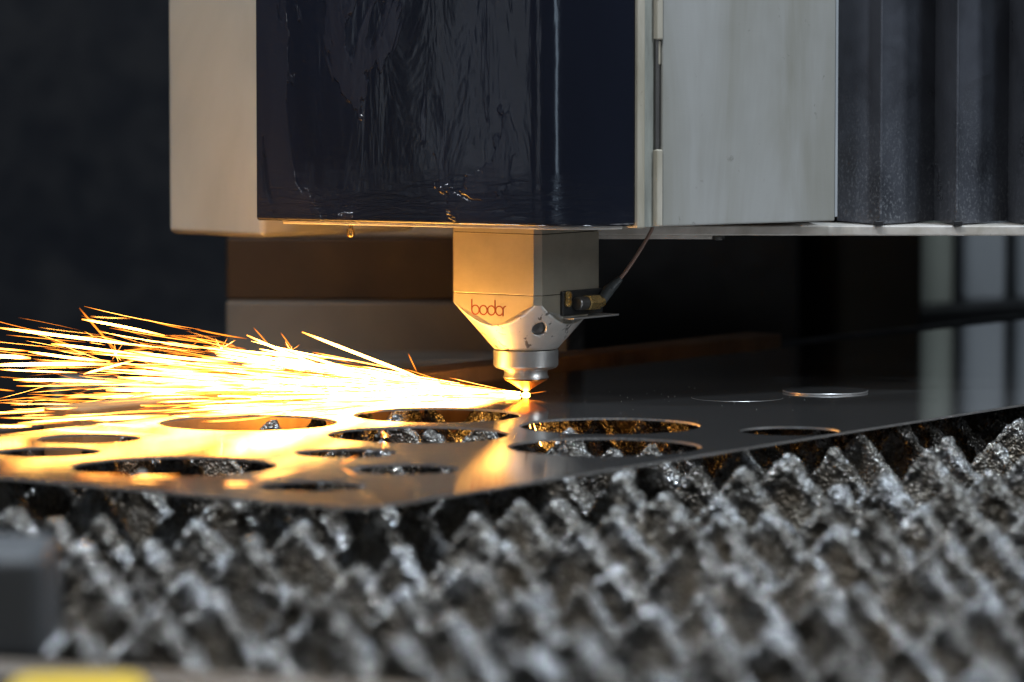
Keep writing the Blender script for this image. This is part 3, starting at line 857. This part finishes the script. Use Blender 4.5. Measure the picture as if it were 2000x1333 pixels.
sj = empty('spark_spray', tuple(ORG))
tag(sj, 'dense white hot fan of sparks blasting sideways from the nozzle over the sheet', 'sparks', kind='stuff')
fan.build('spark_streaks', 'spark', sj)
# molten point under the nozzle and the solid root of the jet
dj = spark_dir(0.16, 0.035)
MB().tube([ORG + dj * t for t in (0.0, 0.012, 0.03, 0.05, 0.066)], [0.0007, 0.0016, 0.0022, 0.0016, 0.0003], 12).build('jet_root', 'spark_core', sj, 60)
MB().lathe([(0.0002, 0.0001), (0.0024, 0.0003), (0.0030, 0.0008), (0.0014, 0.0015), (0.0001, 0.0016)], 20, NZ.x, NZ.y).build('cut_point', 'spark_core', sj, 60)

SG = 'flying sparks'
LB = {'spark_white': 'thick white hot spark streak flying free of the spray', 'spark_yellow': 'thin bright yellow spark streak at the edge of the spray',
      'spark_orange': 'dim thin orange spark streak at the edge of the spray'}
HEAT = {'spark_white': 1.1, 'spark_yellow': 0.72, 'spark_orange': 0.42}
OWN = {(590, 649): 'long thick white spark rising alone in front of the beige rear beam', (0, 641): 'long white spark in front of the dark wall, highest long streak of the spray',
       (160, 624): 'white spark just above the long highest streak before the dark wall', (155, 602): 'steep dim orange spark crossing the others above the spray',
       (797, 690): 'short steep orange spark standing alone between spray and nozzle', (1032, 769): 'tiny orange spark leaving the nozzle tip away from the spray',
       (435, 963): 'pale spark streak low on the sheet between two holes near its front edge', (495, 948): 'pale spark streak leading up the sheet from the one near its front edge',
       (665, 913): 'short yellow spark on the sheet beside a small hole', (140, 943): 'thin yellow spark on the sheet below the large dark hole',
       (45, 792): 'short orange spark hanging alone below the spray before the dark wall', (482, 655): 'white spark forking off beside the short orange sparks by the rear beam',
       (280, 623): 'thin orange spark alone above the spray before the dark wall', (380, 643): 'thin orange spark at the edge between dark wall and rear beam'}
def spark(p, q, Y, w, mat, Y2=None):
    a, b_ = at_y(p[0], p[1], Y), at_y(q[0], q[1], Y2 or Y)
    a.z, b_.z = max(a.z, 0.001), max(b_.z, 0.001)
    mb = streak(MB(), a, b_, w * 0.000150, HEAT[mat] * (1 if Y > 2.6 else 0.8), 7, 8)
    o = mb.build('spark', 'spark')
    tag(o, OWN.get(p, LB[mat]), 'spark', SG + {'spark_white': ' white', 'spark_yellow': ' yellow', 'spark_orange': ' orange'}[mat])
W, Yl, Og = 'spark_white', 'spark_yellow', 'spark_orange'
for s_ in [((0, 641), (288, 677), 2.93, 7, W), ((160, 624), (322, 656), 2.96, 5.5, W), ((100, 672), (300, 698), 2.9, 6, W),
           ((-20, 696), (60, 700), 2.9, 9, W), ((-20, 680), (55, 686), 2.9, 4, Yl), ((55, 687), (215, 706), 2.88, 6, W), ((-20, 714), (220, 712), 2.94, 9, W),
           ((26, 742), (240, 748), 2.9, 7, W), ((32, 754), (230, 747), 2.9, 3, Yl), ((163, 731), (260, 705), 2.92, 5, W),
           ((590, 649), (868, 757), 2.94, 7, W), ((482, 655), (700, 740), 2.95, 6, W), ((556, 684), (760, 742), 2.93, 6, W),
           ((408, 679), (640, 700), 2.93, 5, W), ((435, 682), (600, 716), 2.93, 5, W), ((207, 763), (420, 764), 2.9, 8, W), ((175, 777), (400, 770), 2.88, 8, W),
           ((155, 602), (243, 702), 3.0, 4, Og), ((280, 623), (372, 645), 2.97, 2.4, Og), ((325, 655), (480, 681), 2.97, 3, Og),
           ((380, 643), (482, 662), 2.97, 3, Og), ((230, 687), (335, 676), 2.95, 3.2, Og), ((125, 684), (210, 694), 2.95, 2.5, Og),
           ((400, 655), (345, 700), 2.97, 0.9, Og), ((555, 672), (590, 700), 2.95, 2, Og), ((495, 640), (530, 680), 2.97, 2, Og), ((548, 650), (575, 688), 2.95, 2.2, Og),
           ((797, 690), (816, 730), 2.96, 2.2, Og), ((610, 688), (800, 726), 2.96, 3, Yl), ((690, 712), (960, 766), 2.95, 2.5, Og),
           ((0, 808), (133, 791), 2.80, 2, Yl), ((0, 831), (200, 810), 2.76, 2.6, Yl), ((-10, 848), (62, 841), 2.7, 5, W),
           ((35, 848), (330, 812), 2.72, 4, W), ((180, 828), (310, 813), 2.74, 4, W), ((330, 809), (480, 795), 2.80, 3, W),
           ((45, 792), (73, 780), 2.85, 2, Og), ((208, 815), (270, 772), 2.87, 3.4, Og), ((270, 772), (215, 800), 2.87, 3, Yl), ((240, 805), (285, 790), 2.85, 1.6, Og),
           ((0, 811), (10, 809), 2.8, 2, Yl), ((-10, 760), (28, 764), 2.9, 3, Og), ((0, 722), (150, 728), 2.92, 4, W), ((90, 660), (200, 690), 2.96, 2, Og),
           ((140, 943), (252, 928), 2.40, 1.3, Yl), ((250, 951), (318, 930), 2.385, 0.9, W), ((262, 945), (352, 930), 2.40, 0.8, W), ((435, 963), (495, 948), 2.36, 1.0, W), ((495, 948), (597, 917), 2.38, 0.9, W),
           ((665, 913), (698, 890), 2.46, 1.6, Yl), ((385, 790), (520, 782), 2.86, 4, W), ((343, 774), (560, 780), 2.88, 4, W),
           ((1032, 769), (1066, 764), 2.93, 1.0, Og), ((985, 800), (1004, 787), 2.9, 1.5, Yl),
           ((370, 795), (560, 788), 2.84, 5, W), ((420, 735), (640, 760), 2.9, 8, W), ((300, 722), (520, 735), 2.9, 8, W), ((230, 738), (480, 750), 2.9, 8, W)]:
    spark(*s_)
def burst(px, py, Y, n, rpx, mat, label):
    c = at_y(px, py, Y); c.z = max(c.z, 0.002)
    e = empty('spark_burst', tuple(c)); tag(e, label, 'spark burst')
    ks = 1.0 if Y > 2.7 else 0.35
    MB().lathe([(ks * a_, ks * b_) for a_, b_ in [(0.0001, -0.0007), (0.0007, -0.0003), (0.0008, 0.0003), (0.0001, 0.0007)]], 10).build('burst_core', 'spark_core', e, 60, True)
    for k in range(n):
        a = 2 * math.pi * (k + random.uniform(-0.3, 0.3)) / n; el = random.uniform(-0.5, 0.5)
        L_ = rpx * 0.000355 * random.uniform(0.25, 1.25)
        d = Vector((math.cos(a) * math.cos(el), math.sin(el), math.sin(a) * math.cos(el)))
        if c.z < 0.01: d.z = abs(d.z)
        streak(MB(), d * 0.0008, d * L_, random.uniform(0.00008, 0.00018), random.uniform(0.5, 1.0), 5, 4).build('ray', 'spark', e, None, True)
burst(432, 681, 2.93, 13, 30, 'spark_yellow', 'star shaped spark burst with long rays at the upper edge of the spray')
burst(226, 692, 2.95, 14, 26, 'spark_yellow', 'spark burst crossed by a dim orange streak above the dark wall')
burst(568, 686, 2.94, 10, 20, 'spark_yellow', 'small spark burst where streaks split in front of the beige beam')
burst(752, 868, 2.62, 6, 12, 'spark_yellow', 'faint spark burst bouncing off the sheet beside a large hole')

# fine spatter beads lying on the sheet round the cut
sb = MB()
for k in range(70):
    a_ = random.uniform(0, 2 * math.pi); rr = 0.02 + abs(random.gauss(0, 0.10))
    q = Vector((NZ.x + 0.03 + rr * math.cos(a_) * 1.4, NZ.y - 0.02 + rr * math.sin(a_) * 0.9, 0))
    if (q - cornL).cross(bD).z < 0.006 or (q - C0).cross((pR - C0).normalized()).z > -0.006: continue
    if any((q - hole_world(h)[0]).length < hole_world(h)[1] + 0.002 for h in holes_px + [EDGE_HOLE]): continue
    r_ = random.uniform(0.00012, 0.0004)
    sb.lathe([(r_ * 0.55, 0.00002), (r_, r_ * 0.55), (r_ * 0.75, r_ * 1.2), (r_ * 0.15, r_ * 1.5)], 7, q.x, q.y)
tag(sb.build('spatter_beads', 'dark_steel', None, 60), 'tiny spatter beads scattered over the sheet round the nozzle', 'spatter', kind='stuff')
